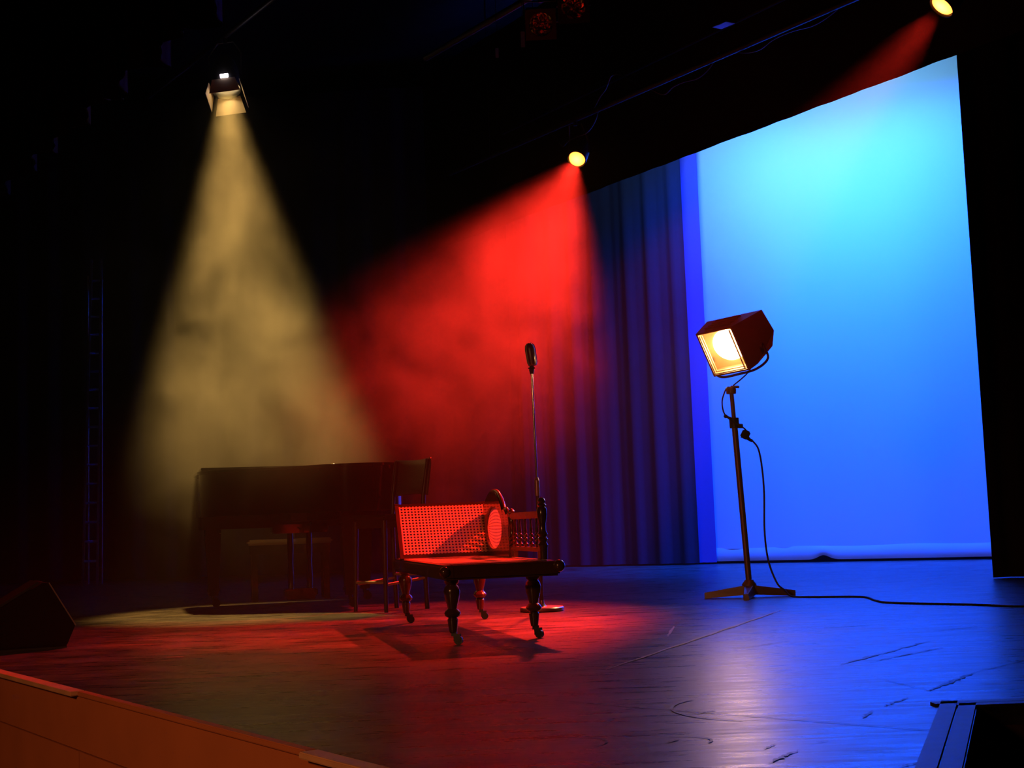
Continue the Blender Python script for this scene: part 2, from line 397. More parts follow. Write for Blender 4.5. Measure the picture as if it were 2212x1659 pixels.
# ------------------------------------------------------------------ drapes
def drape(name, a, c, z0, z1, folds, amp, seed, label, cat, mt='drape', nv=10, parent=None, dz=0.0, wob=0.3):
    rnd = random.Random(seed); a = Vector(a); c = Vector(c); L = (c-a).length; d = (c-a).normalized(); q = Vector((-d.y, d.x, 0))
    ph = [rnd.uniform(0, 6.28) for _ in range(6)]
    nu = max(24, int(folds*10))
    def fn(u, v):
        s = u*folds*2*PI
        y = amp*(math.sin(s+0.9*math.sin(s*0.31+ph[0])) + 0.45*math.sin(2.3*s+ph[1]) + 0.5*math.sin(0.43*s+ph[2]))*(1.0-wob*v)
        z = z0+(z1-z0)*v + dz*(1-v)*math.sin(s*0.5+ph[3])
        p = a+d*(u*L)+q*y; return Vector((p.x, p.y, z))
    b = MB().sheet(fn, nu, nv)
    o = b.build(name, mt, parent, solid=0.012, angle=80, rim=False)
    if label: tag(o, label, cat)
    return o

SL = Vector((2.263, 16.724, 0))
leg_edge = SL + NS*0.25 + US*0.0
# left masking curtain, folded, next to the backcloth
drape('stage_curtain', leg_edge - US*2.55, leg_edge + US*0.0, 0.02, 6.4, 7, 0.035, 3, 'black folded side curtain, tinted navy for blue spill, left of the glowing backcloth', 'curtain', mt='navy')
# long black curtain across the back
bk0 = leg_edge - US*2.45 + NS*0.12*-1
drape('stage_curtain', Vector((-8.6, 18.6, 0)), bk0, 0.02, 6.4, 17, 0.025, 5, 'long black back curtain behind the grand piano', 'curtain')
# backcloth
cyc = empty('backcloth', SL, 0, 'large white backcloth glowing bright blue behind the standing lamp', 'backdrop')
def cycfn(u, v):
    p = US*(-1.6+5.6*u); x = 5.6*u
    k = 0.010*math.sin(x*3.1+1)+0.006*math.sin(x*7.7)
    p = p + NS*(k*(1-0.6*v)); return Vector((p.x, p.y, 0.17+6.2*v))
MB().sheet(cycfn, 110, 12).build('cloth', 'cyc', cyc, solid=0.006, angle=80, rim=False)
def hemfn(u, v):
    p = US*(-1.6+5.6*u); x = 5.6*u
    bul = 0.010*math.sin(PI*v)+0.012*math.sin(x*2.1)+0.006*math.sin(x*9)
    tear = 0.05*math.exp(-((x-3.05)/0.09)**2)
    p = p+NS*(0.02+bul); z = 0.03+0.15*v+tear*(1-v)+0.006*math.sin(x*5)*v
    return Vector((p.x, p.y, z))
MB().sheet(hemfn, 160, 6).build('hem', 'cyc', cyc, solid=0.006, angle=80, rim=False)
# narrow strip for the dim backcloth edge, its shade painted violet
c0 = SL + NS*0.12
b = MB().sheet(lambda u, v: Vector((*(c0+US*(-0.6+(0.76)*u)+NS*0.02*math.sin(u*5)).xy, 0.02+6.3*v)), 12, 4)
tag(b.build('dim_cyc_edge', 'tab', solid=0.006, rim=False), 'narrow cloth strip painted violet blue as the dim left edge of the backcloth', 'curtain')
# right masking leg (near)
RL = Vector((3.72, 10.98, 0))
drape('stage_curtain', RL, RL+Vector((3.4, 0.2, 0)), 0.006, 6.4, 9, 0.035, 9, 'black side curtain hiding the right edge of the backcloth', 'curtain')
# border above the backcloth, parallel to the stage front
B0 = Vector((1.808, 13.2, 0)); B1 = Vector((3.543, 10.5, 0)); ub = (B1-B0).normalized()
drape('border_curtain', B0-ub*5.2, B1+ub*2.2, 4.06, 6.4, 18, 0.006, 12, 'black border curtain cutting off the top of the glowing backcloth', 'curtain', wob=0.0)
# nearer border at the upper left
T0 = Vector((-1.62, 8.0, 0))
drape('border_curtain', T0-U*6.4, T0+U*1.6, 3.72, 6.4, 20, 0.05, 15, 'dark pleated border curtain in the upper left corner', 'curtain', wob=0.0, dz=0.05)

# ------------------------------------------------------------------ grand piano
P = empty('grand_piano', (-1.82, 11.14, 0), 0.28, 'black lacquered grand piano with closed lid and folded front flap', 'piano')
def piano_outline(off=0.0):
    pts = [(-0.71, 0.28), (-0.71, -0.22), (-0.70, -0.34), (-0.66, -0.46), (-0.57, -0.57), (-0.43, -0.66), (-0.28, -0.73), (-0.14, -0.81), (-0.03, -0.90), (0.06, -1.00), (0.15, -1.09),
           (0.27, -1.155), (0.42, -1.185), (0.56, -1.17), (0.66, -1.12), (0.715, -1.03), (0.73, -0.90), (0.73, -0.5), (0.73, 0.28)]
    pts = [p.xy[:] for p in smoothpath([(x, y, 0) for x, y in pts[1:-1]], 4)]
    pts = [(-0.71, 0.28)]+list(pts)+[(0.73, 0.28)]
    if off:
        cx, cy_ = 0.05, -0.4; out = []
        for x, y in pts:
            d = Vector((x-cx, y-cy_)); L = d.length; d *= (L+off)/L; out.append((cx+d.x, cy_+d.y))
        return out
    return pts
I4 = Matrix.Identity(4)
MB().poly([piano_outline()], Matrix.Translation((0, 0, 0.70)), 0.325).build('case', 'piano', P, angle=35, bevel=0.006)
b = MB().box((0.01, 0.12, 0.655), (1.40, 0.34, 0.10), bev=0.006).box((0.0, -0.28, 0.675), (0.12, 0.7, 0.06)).box((0.2, -0.5, 0.675), (0.1, 0.9, 0.06), Matrix.Rotation(0.35, 3, 'Z'))
b.build('keybed', 'pianorub', P, smooth=False)
lid = MB().poly([piano_outline(0.022)], Matrix.Translation((0, 0, 1.027)), 0.020).build('lid', 'piano', P, angle=35, bevel=0.008)
MB().box((0.01, -0.30, 1.060), (1.44, 0.36, 0.020), bev=0.004).build('front_flap', 'piano', P, smooth=False)
for x, y in ((-0.712, -0.1), (-0.38, -0.69), (0.1, -1.05), (0.60, -1.16)): MB().box((x, y, 1.015), (0.012, 0.012, 0.025)).build('lid_stop', 'piano', P, smooth=False)
def piano_leg():
    b = MB(); b.box((0, 0, 0.655), (0.15, 0.15, 0.09), bev=0.008)
    b.box((0, 0, 0.59), (0.125, 0.125, 0.05), bev=0.012)
    r = bmesh.ops.create_cone(b.bm, cap_ends=True, segments=4, radius1=0.055, radius2=0.086, depth=0.45)
    bmesh.ops.transform(b.bm, matrix=Matrix.Translation((0, 0, 0.345)) @ Matrix.Rotation(PI/4, 4, 'Z'), verts=r['verts'])
    b.box((0, 0, 0.135), (0.10, 0.10, 0.04), bev=0.01).box((0, 0, 0.105), (0.07, 0.07, 0.03))
    return b
def castor():
    b = MB(); b.bar((0, 0, 0.10), (0.0, 0, 0.055), 0.018, 0.014).box((0.012, 0, 0.05), (0.04, 0.034, 0.05), bev=0.005)
    b.bar((0.02, -0.014, 0.032), (0.02, 0.014, 0.032), 0.032, n=20); return b
leg0 = cst0 = None
for k, (x, y) in enumerate(((-0.60, 0.0), (0.60, 0.02), (0.33, -0.92))):
    if leg0 is None:
        leg0 = piano_leg().build('leg', 'pianorub', P, angle=30); cst0 = castor().build('castor', 'black', leg0); l = leg0
    else:
        l = leg0.copy(); C.objects.link(l); l.parent = P
        cc = cst0.copy(); C.objects.link(cc); cc.parent = l
    l.location = (x, y, 0)
ly = empty('pedal_lyre', (0.08, 0.0, 0), 0); ly.parent = P
MB().box((0, 0, 0.59), (0.44, 0.14, 0.07), bev=0.01).build('lyre_block', 'piano', ly, smooth=False)
b = MB()
for sx in (-1, 1): b.lathe([(0.022, 0.10), (0.026, 0.2), (0.020, 0.32), (0.026, 0.44), (0.022, 0.57)], (sx*0.075, 0, 0))
b.bar((0.0, -0.02, 0.58), (0, -0.24, 0.60), 0.006).bar((0.05, -0.03, 0.12), (0.05, -0.33, 0.64), 0.006)
b.build('lyre_post', 'piano', ly)
MB().box((0, 0, 0.085), (0.26, 0.13, 0.06), bev=0.01).box((0, 0.0, 0.045), (0.22, 0.09, 0.03)).build('pedal_box', 'piano', ly, smooth=False)
for sx in (-0.07, 0, 0.07):
    MB().box((sx, 0.13, 0.072), (0.032, 0.14, 0.010), bev=0.003).lathe([(0.024, -0.005), (0.026, 0), (0.024, 0.006)], (sx, 0.20, 0.072)).build('pedal', 'brass', ly)
# keyboard on the far side
b = MB().box((0, 0.235, 0.72), (1.24, 0.15, 0.025)); b.build('key_strip', mat('ivory', (0.7, 0.68, 0.6), 0.3), P, smooth=False)
MB().box((0.01, 0.20, 0.83), (1.26, 0.02, 0.18), Matrix.Rotation(0.25, 3, 'X')).build('fallboard', 'piano', P, smooth=False)

# piano bench behind
Bn = empty('piano_bench', (-1.93, 11.80, 0), 0.22, 'black padded piano bench on square legs behind the grand piano', 'bench')
MB().box((0, 0, 0.485), (0.70, 0.36, 0.045), bev=0.015).build('cushion', mat('tan_leather_cushion', (0.42, 0.33, 0.24), 0.35), Bn)
MB().box((0, 0, 0.425), (0.66, 0.32, 0.075), bev=0.004).build('apron', 'piano', Bn, smooth=False)
l0 = None
for sx in (-1, 1):
    for sy in (-1, 1):
        if l0 is None: l0 = MB().box((0, 0, 0.195), (0.05, 0.05, 0.39), bev=0.004).build('leg', 'piano', Bn, smooth=False); l = l0
        else: l = l0.copy(); C.objects.link(l); l.parent = Bn
        l.location = (sx*0.295, sy*0.125, 0)

# ------------------------------------------------------------------ high backed chair by the piano tail
cx, cy_ = -0.90, 9.745
Ch = empty('wooden_chair', (cx, cy_, 0), math.atan2(-0.73, 0.68)*-1, 'tall dark wooden chair with curved backrest standing at the tail of the piano', 'chair')
Ch.rotation_euler = (0, 0, 0.88+PI/2 - PI/2)
# local frame: +x backward (to the backrest), +y across
Ch.rotation_euler = (0, 0, math.atan2(0.70, 0.70))
MB().box((0, 0, 0.645), (0.40, 0.40, 0.035), bev=0.014).build('seat', 'darkwood', Ch)
MB().box((0, 0, 0.60), (0.34, 0.34, 0.06)).build('seat_frame', 'darkwood', Ch, smooth=False)
for sy in (-1, 1):
    MB().bar((-0.175, sy*0.165, 0.0), (-0.165, sy*0.155, 0.62), 0.014, 0.020, 12).build('leg', 'darkwood', Ch)
    b = MB().tube([(0.195, sy*0.165, 0.0), (0.18, sy*0.165, 0.35), (0.175, sy*0.165, 0.62), (0.19, sy*0.165, 0.8), (0.235, sy*0.17, 1.04)], 0.017, 10)
    b.build('leg', 'darkwood', Ch)
for sy in (-1, 1):
    MB().bar((-0.17, sy*0.162, 0.185), (0.18, sy*0.165, 0.215), 0.010).build('stretcher', 'beech', Ch)
MB().bar((-0.172, -0.162, 0.20), (-0.172, 0.162, 0.20), 0.010).build('stretcher', 'beech', Ch)
MB().bar((0.182, -0.165, 0.24), (0.182, 0.165, 0.24), 0.010).build('stretcher', 'beech', Ch)
def backfn(u, v):
    a = (u-0.5)*2; z = 0.80+0.24*v; lean = 0.19+0.20*(z-0.8)
    return Vector((lean+0.035*(1-a*a)+0.02, a*0.19, z + 0.012*a*a*(2*v-1)))
MB().sheet(backfn, 14, 6).build('backrest', 'leather', Ch, solid=0.018)

# ------------------------------------------------------------------ cane chaise longue
Z = 0.385
K = empty('chaise_longue', (-0.28, 7.61, 0), 0.219, 'antique turned-leg chaise longue with woven cane seat and back, in red light', 'chaise longue')
W2, LF, LH = 0.285, -0.93, 0.93
def cleg(fl=1.0):
    prof = [(0.010, 0.055), (0.018, 0.06), (0.022, 0.085), (0.026, 0.12), (0.020, 0.128), (0.036, 0.138), (0.040, 0.150), (0.034, 0.162), (0.022, 0.172), (0.026, 0.19), (0.036, 0.225),
            (0.040, 0.255), (0.034, 0.275), (0.024, 0.285), (0.034, 0.295), (0.036, 0.305), (0.030, 0.315), (0.036, 0.32)]
    return MB().lathe(prof, n=22)
kl = None
for (x, y, a) in ((-0.232, -0.83, 0.5), (0.20, -0.70, 0.2), (-0.225, 0.83, 1.0), (0.225, 0.83, 0.6)):
    if kl is None:
        kl = cleg().build('leg', 'mahog', K); l = kl
        b = MB().box((0.006, 0, 0.052), (0.026, 0.022, 0.02)).box((0.02, 0.011, 0.034), (0.032, 0.004, 0.034)).box((0.02, -0.011, 0.034), (0.032, 0.004, 0.034))
        b.bar((0.026, -0.009, 0.021), (0.026, 0.009, 0.021), 0.021, n=20)
        kc = b.build('castor', 'black', kl)
    else:
        l = kl.copy(); C.objects.link(l); l.parent = K; c2 = kc.copy(); C.objects.link(c2); c2.parent = l
    l.location = (x, y, 0); l.rotation_euler = (0, 0, a-0.9)
b = MB()
b.box((-W2+0.03, 0, 0.345), (0.055, 1.86, 0.07), bev=0.010).box((W2-0.03, 0, 0.345), (0.055, 1.86, 0.07), bev=0.010)
b.box((0, LF+0.03, 0.345), (0.57, 0.055, 0.07), bev=0.010).box((0, LH-0.03, 0.345), (0.57, 0.055, 0.07), bev=0.010)
for x, y in ((-0.232, -0.83), (0.20, -0.70), (-0.225, 0.83), (0.225, 0.83)): b.box((x, y, 0.335), (0.07, 0.07, 0.05))
b.ball((W2-0.005, LF+0.005, 0.357), 0.030, (1, 1, 1)).ball((-W2+0.005, LF+0.005, 0.35), 0.026)
b.build('seat_frame', 'mahog', K)
b = MB().sheet(lambda u, v: Vector((-0.262+0.524*u, -0.905+1.81*v, Z-0.004*math.sin(PI*u)*math.sin(PI*v))), 12, 24, uvs=(26, 90))
b.build('cane_seat', 'cane', K)
# reclined headrest: rises from the head end
rec = math.radians(31)
def bp(x, t, off=0): return Vector((x, 0.64+t*math.sin(rec)-off*math.cos(rec), Z+0.012+t*math.cos(rec)+off*math.sin(rec)))
LB = 0.335
b = MB()
for sx in (-1, 1): b.beam(bp(sx*0.268, -0.02), bp(sx*0.268, LB+0.02), 0.026, 0.022, up=(1, 0, 0))
b.beam(bp(-0.28, LB+0.01), bp(0.28, LB+0.01), 0.024, 0.026).beam(bp(-0.26, 0.0), bp(0.26, 0.0), 0.024, 0.022)
b.build('headrest_frame', 'mahog', K)
MB().sheet(lambda u, v: bp(-0.262+0.524*u, 0.005+(LB-0.005)*v, 0.012), 12, 12, uvs=(26, 17)).build('cane_headrest', 'cane', K)
# side back: oval caned medallion, balusters and end post on the right side
XS = 0.262
def SM(): return Matrix(((0, 0, 1, XS-0.018), (1, 0, 0, 0), (0, 1, 0, 0), (0, 0, 0, 1)))   # local x->y, y->z, thickness->x
outl = [(0.04, 0.38), (0.74, 0.38), (0.79, 0.44), (0.80, 0.52), (0.775, 0.60), (0.73, 0.66), (0.66, 0.715), (0.57, 0.748), (0.47, 0.757), (0.37, 0.745), (0.29, 0.712), (0.235, 0.672),
        (0.205, 0.64), (0.17, 0.648), (0.13, 0.64), (0.10, 0.618), (0.07, 0.622), (0.045, 0.605), (0.04, 0.57)]
oval = [(0.46+0.245*math.cos(2*PI*k/28), 0.548+0.122*math.sin(2*PI*k/28)) for k in range(28)]
MB().poly([outl, oval[::-1]], SM(), 0.034).build('medallion_frame', 'mahog', K, angle=35)
b = MB().sheet(lambda u, v: Vector((XS, 0.46+0.25*(2*u-1), 0.548+0.126*(2*v-1)*math.sqrt(max(0.0, 1-(2*u-1)**2)+0.0004))), 28, 14, uvs=(25, 13))
b.build('cane_medallion', 'cane', K)
crest = [(XS, y, z+0.004) for y, z in outl[3:17]]
MB().tube(smoothpath(crest, 4), 0.012, 10).build('crest_moulding', 'mahog', K)
MB().box((XS, -0.315, 0.608), (0.030, 0.72, 0.036), bev=0.006).build('top_rail', 'railwood', K)
MB().box((XS, -0.315, 0.432), (0.028, 0.72, 0.022), bev=0.005).build('lower_rail', 'railwood', K)
def baluster(r=1.0):
    z0, z1 = 0.442, 0.592; h = z1-z0
    prof = [(0.007, 0), (0.011, .05), (0.014, .11), (0.008, .17), (0.007, .21), (0.012, .26), (0.012, .30), (0.007, .34), (0.012, .39), (0.012, .44), (0.007, .49), (0.009, .56), (0.007, .75), (0.006, .9), (0.009, 1.0)]
    return MB().lathe([(a*r, z0+h*t) for a, t in prof], n=14)
bl = None
for y in (-0.565, -0.435, -0.305, -0.175, -0.06):
    if bl is None: bl = baluster().build('baluster', 'mahog', K); l = bl
    else: l = bl.copy(); C.objects.link(l); l.parent = K
    l.location = (XS, y, 0)
post = [(0.020, 0.38), (0.022, 0.44), (0.026, 0.455), (0.018, 0.47), (0.026, 0.485), (0.018, 0.497), (0.026, 0.51), (0.018, 0.525), (0.017, 0.56), (0.022, 0.585), (0.025, 0.60), (0.025, 0.635),
        (0.018, 0.645), (0.024, 0.655), (0.016, 0.664), (0.020, 0.675), (0.014, 0.688), (0.004, 0.694)]
for y, sc in ((-0.69, 1.0), (0.02, 0.86)):
    b = MB().lathe([(r*sc, 0.38+(z-0.38)*sc) for r, z in post], (XS, y, 0), n=18); b.build('post', 'mahog', K)
for y in (-0.62, -0.05): MB().box((XS, y, 0.405), (0.022, 0.022, 0.06)).build('rail_foot', 'railwood', K, smooth=False)

# ------------------------------------------------------------------ microphone stand
G = empty('microphone_stand', (0.14, 9.03, 0), 0, 'straight thin microphone stand on a round disc base behind the chaise', 'microphone stand')
MB().lathe([(0.135, 0.0), (0.142, 0.006), (0.142, 0.022), (0.136, 0.028), (0.03, 0.032), (0.016, 0.05), (0.014, 0.07)], n=40).build('base', 'steel', G)
MB().bar((0, 0, 0.04), (-0.002, 0, 0.76), 0.0125).build('lower_tube', 'black', G)
MB().bar((-0.002, 0, 0.74), (-0.002, 0, 0.84), 0.017).bar((-0.002, 0, 0.84), (-0.002, 0, 0.86), 0.017, 0.009).build('clutch', 'micgrey', G)
MB().bar((-0.002, 0, 0.85), (-0.008, 0, 1.545), 0.0075).build('upper_tube', 'chrome', G)
Mi = empty('microphone', (-0.008+0.14, 9.03, 1.535), 0, 'chunky vintage style microphone on top of the thin stand', 'microphone')
MB().bar((0, 0, 0.0), (0, 0, 0.03), 0.012, 0.018).box((0, 0, 0.038), (0.045, 0.03, 0.025), bev=0.008).build('swivel', 'black', Mi)
MB().lathe([(0.006, -0.075), (0.024, -0.07), (0.030, -0.055), (0.031, 0.04), (0.027, 0.062), (0.015, 0.076), (0.004, 0.08)], n=24, mt=Matrix.Rotation(-0.12, 3, 'Y'), o=(0, 0, 0.125)).build('head', 'micgrey', Mi)
b = MB()
for k in range(6):
    a = 2*PI*k/6
    b.tube([Matrix.Rotation(-0.12, 3, 'Y') @ Vector((r*math.cos(a), r*math.sin(a), z)) + Vector((0, 0, 0.125)) for r, z in ((0.024, -0.07), (0.032, -0.05), (0.033, 0.04), (0.028, 0.064), (0.012, 0.079))], 0.0028, 6)
b.build('grille_rib', 'chrome', Mi)

# ------------------------------------------------------------------ big standing lamp
Ls = empty('lamp_stand', (1.59, 9.71, 0), 0, 'heavy steel lamp stand with tapered cross base, in front of the blue backcloth', 'lamp stand')
for k, ang in enumerate((-0.12+PI, -0.12, -0.12-PI/2-0.12, -0.12+PI/2)):
    d = Vector((math.cos(ang), math.sin(ang), 0)); q = Vector((-d.y, d.x, 0)); Lg = 0.31
    pts = []
    for t, wd, zt in ((0.02, 0.045, 0.085), (Lg, 0.020, 0.040)):
        for s_ in (-1, 1): pts += [d*t+q*wd*s_+Vector((0, 0, 0.0 if t > 0.1 else 0.02)), d*t+q*wd*0.7*s_+Vector((0, 0, zt))]
    MB().hull(pts).build('foot', 'pole', Ls, smooth=False)
MB().lathe([(0.05, 0.06), (0.05, 0.09), (0.034, 0.11), (0.030, 0.12)], n=20).build('hub', 'pole', Ls)
TOPP = Vector((-0.055, 0.0, 1.465))
MB().bar((0, 0, 0.08), (-0.045, 0, 1.22), 0.021, n=18).build('lower_pole', 'pole', Ls)
MB().bar((-0.044, 0, 1.2), TOPP, 0.015, n=16).build('upper_pole', 'pole', Ls)
b = MB().bar((-0.044, 0, 1.175), (-0.046, 0, 1.245), 0.034, n=18).bar((-0.044, 0, 1.23), (-0.10, -0.03, 1.255), 0.009).ball((-0.108, -0.034, 1.257), 0.014)
b.bar((-0.044, 0, 1.19), (0.005, -0.03, 1.185), 0.016); b.build('clamp', 'black', Ls)
b = MB().lathe([(0.034, 0), (0.036, 0.03), (0.028, 0.05)], (TOPP.x, TOPP.y, TOPP.z-0.05), n=18).bar(TOPP, TOPP+Vector((0.055, -0.02, -0.005)), 0.009); b.build('collar', 'pole', Ls)
b = MB().box((0.025, -0.02, 1.125), (0.055, 0.05, 0.06), Matrix.Rotation(0.5, 3, 'Y'), bev=0.008).bar((0.04, -0.02, 1.10), (0.07, -0.02, 1.075), 0.014, 0.008)
b.build('connector', 'black', Ls)

Hd = empty('stage_lamp', (1.442+0.03, 9.60, 1.699), 0, 'large boxy lit theatre lamp glowing white on top of the steel stand', 'stage lamp')
Hd.rotation_euler = (Matrix.Rotation(2.555, 3, 'Z') @ Matrix.Rotation(-0.588, 3, 'X') @ Matrix.Rotation(0.095, 3, 'Y')).to_euler()
Wf, Wr, Hh = 0.281, 0.440, 0.348
prof = [(0.0, -Hh/2), (0.0, Hh/2), (-0.36, 0.10), (-0.413, -0.098), (-0.30, -0.165), (-0.10, -0.185)]   # y,z side profile
def hw(y): return (Wf+(Wr-Wf)*min(1, -y/0.30))/2
bm = MB(); side = {}
for s_ in (-1, 1):
    side[s_] = [bm.bm.verts.new((s_*hw(y), y, z)) for y, z in prof]
inn = {s_: [bm.bm.verts.new((s_*(hw(y)-0.012), y, z)) for y, z in ((0.0, -Hh/2+0.012), (0.0, Hh/2-0.012), (-0.13, Hh/2-0.05), (-0.13, -Hh/2+0.0))] for s_ in (-1, 1)}
f = bm.bm.faces.new
for s_ in (-1, 1): f(side[s_])
n = len(prof)
for i in range(1, n): f((side[-1][i], side[1][i], side[1][(i+1) % n], side[-1][(i+1) % n]))
# front rim
f((side[-1][0], side[1][0], inn[1][0], inn[-1][0])); f((side[-1][1], side[1][1], inn[1][1], inn[-1][1]))
for s_ in (-1, 1):
    f((side[s_][0], side[s_][1], inn[s_][1], inn[s_][0]))
bm.build('housing', 'housing', Hd, smooth=False)
b = MB()
iv = {s_: [b.bm.verts.new((s_*(hw(y)-0.012), y, z)) for y, z in ((0.0, -Hh/2+0.012), (0.0, Hh/2-0.012), (-0.13, Hh/2-0.05), (-0.13, -Hh/2+0.0))] for s_ in (-1, 1)}
f = b.bm.faces.new
for s_ in (-1, 1): f(iv[s_])
f((iv[-1][1], iv[1][1], iv[1][2], iv[-1][2])); f((iv[-1][0], iv[1][0], iv[1][3], iv[-1][3]))
hl = [(0.122*math.cos(2*PI*k/32), 0.122*math.sin(2*PI*k/32)-0.012) for k in range(32)]
bw = hw(-0.13)-0.012
b.poly([[(-bw, -Hh/2+0.0), (bw, -Hh/2+0.0), (bw, Hh/2-0.05), (-bw, Hh/2-0.05)], hl[::-1]], Matrix(((1, 0, 0, 0), (0, 0, 1, -0.13), (0, 1, 0, 0), (0, 0, 0, 1))), 0)
b.build('inner_box', 'inner', Hd, smooth=False)
b = MB().box((0, 0.004, -Hh/2+0.022), (Wf-0.02, 0.010, 0.008)).box((0, -0.016, -Hh/2+0.030), (Wf-0.02, 0.008, 0.008))
b.box((Wf/2-0.024, 0.004, 0), (0.008, 0.010, Hh-0.04)).box((Wf/2-0.03, -0.016, 0), (0.008, 0.008, Hh-0.06)).box((-Wf/2+0.024, 0.004, 0), (0.008, 0.010, Hh-0.04))
b.build('gel_runner', 'inner', Hd, smooth=False)
b = MB().lathe([(0.121, 0.0), (0.116, 0.012), (0.095, 0.026), (0.06, 0.040), (0.0015, 0.045)], n=40, mt=Matrix.Rotation(-PI/2, 3, 'X'), o=(0, -0.131, -0.012))
b.build('lens', 'lamp_hot', Hd)
b = MB()
for k in range(4): b.box((0, -0.08-0.06*k, Hh/2+0.004-0.012-0.012*k*1.0), (0.20, 0.012, 0.014))
b.build('vent_rib', 'housing', Hd, smooth=False)
# yoke under the head
b = MB()
ypts = [(-hw(-0.2)-0.012, -0.20, -0.10), (-hw(-0.2)-0.014, -0.19, -0.20), (-0.10, -0.17, -0.255), (0.05, -0.15, -0.26), (0.15, -0.13, -0.25), (hw(-0.1)+0.012, -0.11, -0.20), (hw(-0.1)+0.012, -0.12, -0.10)]
b.tube(smoothpath(ypts, 5), 0.009, 8); b.bar(ypts[0], (ypts[0][0]+0.02, -0.2, -0.1), 0.02).bar(ypts[-1], (ypts[-1][0]-0.02, -0.12, -0.1), 0.02)
b.build('yoke', 'pole', Hd)
ll = bpy.data.lights.new('stage_lamp_light', 'SPOT'); ll.energy = 28; ll.color = (1, 0.55, 0.24); ll.spot_size = math.radians(80); ll.spot_blend = 0.6; ll.shadow_soft_size = 0.08
lo = bpy.data.objects.new('bulb_light', ll); C.objects.link(lo); lo.parent = Hd; lo.location = (0, -0.04, -0.012); lo.rotation_euler = (PI/2+PI, 0, 0)
lo.rotation_euler = Vector((0, 1, 0)).to_track_quat('-Z', 'Y').to_euler()

# cables of the lamp
def cable(name, pts, r, label, mt='rubber', cat='cable', n=8):
    o = MB().tube(smoothpath(pts, n), r, 8).build(name, mt)
    return tag(o, label, cat)
cable('power_cable', [(1.655, 9.69, 1.09), (1.70, 9.66, 1.0), (1.715, 9.64, 0.75), (1.70, 9.62, 0.45), (1.715, 9.62, 0.25), (1.76, 9.60, 0.10), (1.80, 9.56, 0.05), (1.84, 9.50, 0.008),
      (1.95, 9.37, 0.006), (2.235, 9.20, 0.006), (2.22, 8.75, 0.006), (2.26, 8.50, 0.006), (2.604, 8.10, 0.006), (2.80, 7.8, 0.006), (3.2, 7.55, 0.006)], 0.0065,
      'black cable dropping down the lamp stand and snaking right across the blue floor')
cable('power_cable', [(1.51, 9.66, 1.46), (1.485, 9.62, 1.44), (1.455, 9.62, 1.36), (1.47, 9.64, 1.27), (1.54, 9.67, 1.21), (1.60, 9.66, 1.17), (1.625, 9.68, 1.145)], 0.005,
      'short black cable looping beside the clamp of the lamp stand')
cable('power_cable', [(1.70, 9.86, 1.85), (1.73, 9.82, 1.74), (1.70, 9.78, 1.62), (1.66, 9.74, 1.56), (1.60, 9.68, 1.51), (1.545, 9.665, 1.47)], 0.005,
      'thin black cable hanging behind the housing of the big lit lamp')

# ------------------------------------------------------------------ floor monitors
def wedge(loc, rz, label):
    o = empty('floor_monitor', loc, rz, label, 'stage monitor speaker', 'floor monitors at the stage edge')
    pr_ = [(-0.33, 0.02), (0.25, 0.02), (0.29, 0.115), (0.155, 0.345), (0.13, 0.35), (-0.33, 0.08)]
    mt = Matrix(((1, 0, 0, 0), (0, 0, -1, 0.25), (0, 1, 0, 0), (0, 0, 0, 1)))
    MB().poly([pr_], mt, 0.5).build('cabinet', 'monitor', o, smooth=False)
    MB().box((0.0, 0, 0.01), (0.5, 0.44, 0.02)).build('foot', 'rubber', o, smooth=False)
    MB().beam((0.293, -0.252, 0.117), (0.158, -0.252, 0.347), 0.005, 0.006).build('edge_strip', 'edge', o, smooth=False)
    gp = [(0.155, 0.345), (-0.33, 0.08)]
    a = Vector((0.11, 0, 0.345)); c = Vector((-0.31, 0, 0.097)); q = (c-a).normalized(); nn = Vector((-q.z, 0, q.x)); 
    if nn.z < 0: nn = -nn
    R = Matrix((q, Vector((0, 1, 0)), nn)).transposed()
    MB().box((a+c)/2+nn*0.004, ((c-a).length, 0.44, 0.012), R).build('grille', 'black', o, smooth=False)
    return o
wedge((-2.73, 7.56, 0), 0.42, 'black wedge floor monitor at the lower left, near the stage edge')
wedge((-4.05, 9.75, 0), 0.42, 'second floor monitor at the left frame edge, behind the nearer one')

# ------------------------------------------------------------------ ladder in the left wings
La = empty('ladder', (-5.18, 16.9, 0), 0.1, 'tall aluminium ladder standing in the dark wings at the left', 'ladder')
for sx in (-1, 1): MB().beam((sx*0.085, 0, 0.0), (sx*0.06, 0.55, 4.1), 0.022, 0.05).build('rail', 'pole', La, smooth=False)
for sx in (-0.17, 0.0): MB().bar((sx-0.03, 0.9, 0.0), (sx+0.06, 0.56, 3.9), 0.014).build('brace', 'steel', La)
l0 = None
for k in range(16):
    z = 0.30+0.235*k; t = z/4.1
    if l0 is None: l0 = MB().bar((-0.085, 0, 0), (0.085, 0, 0), 0.016).build('rung', 'gel', La); l = l0  # blue rung colour stands in for reflections of the backcloth
    else: l = l0.copy(); C.objects.link(l); l.parent = La
    l.location = (0, 0.55*t, z)

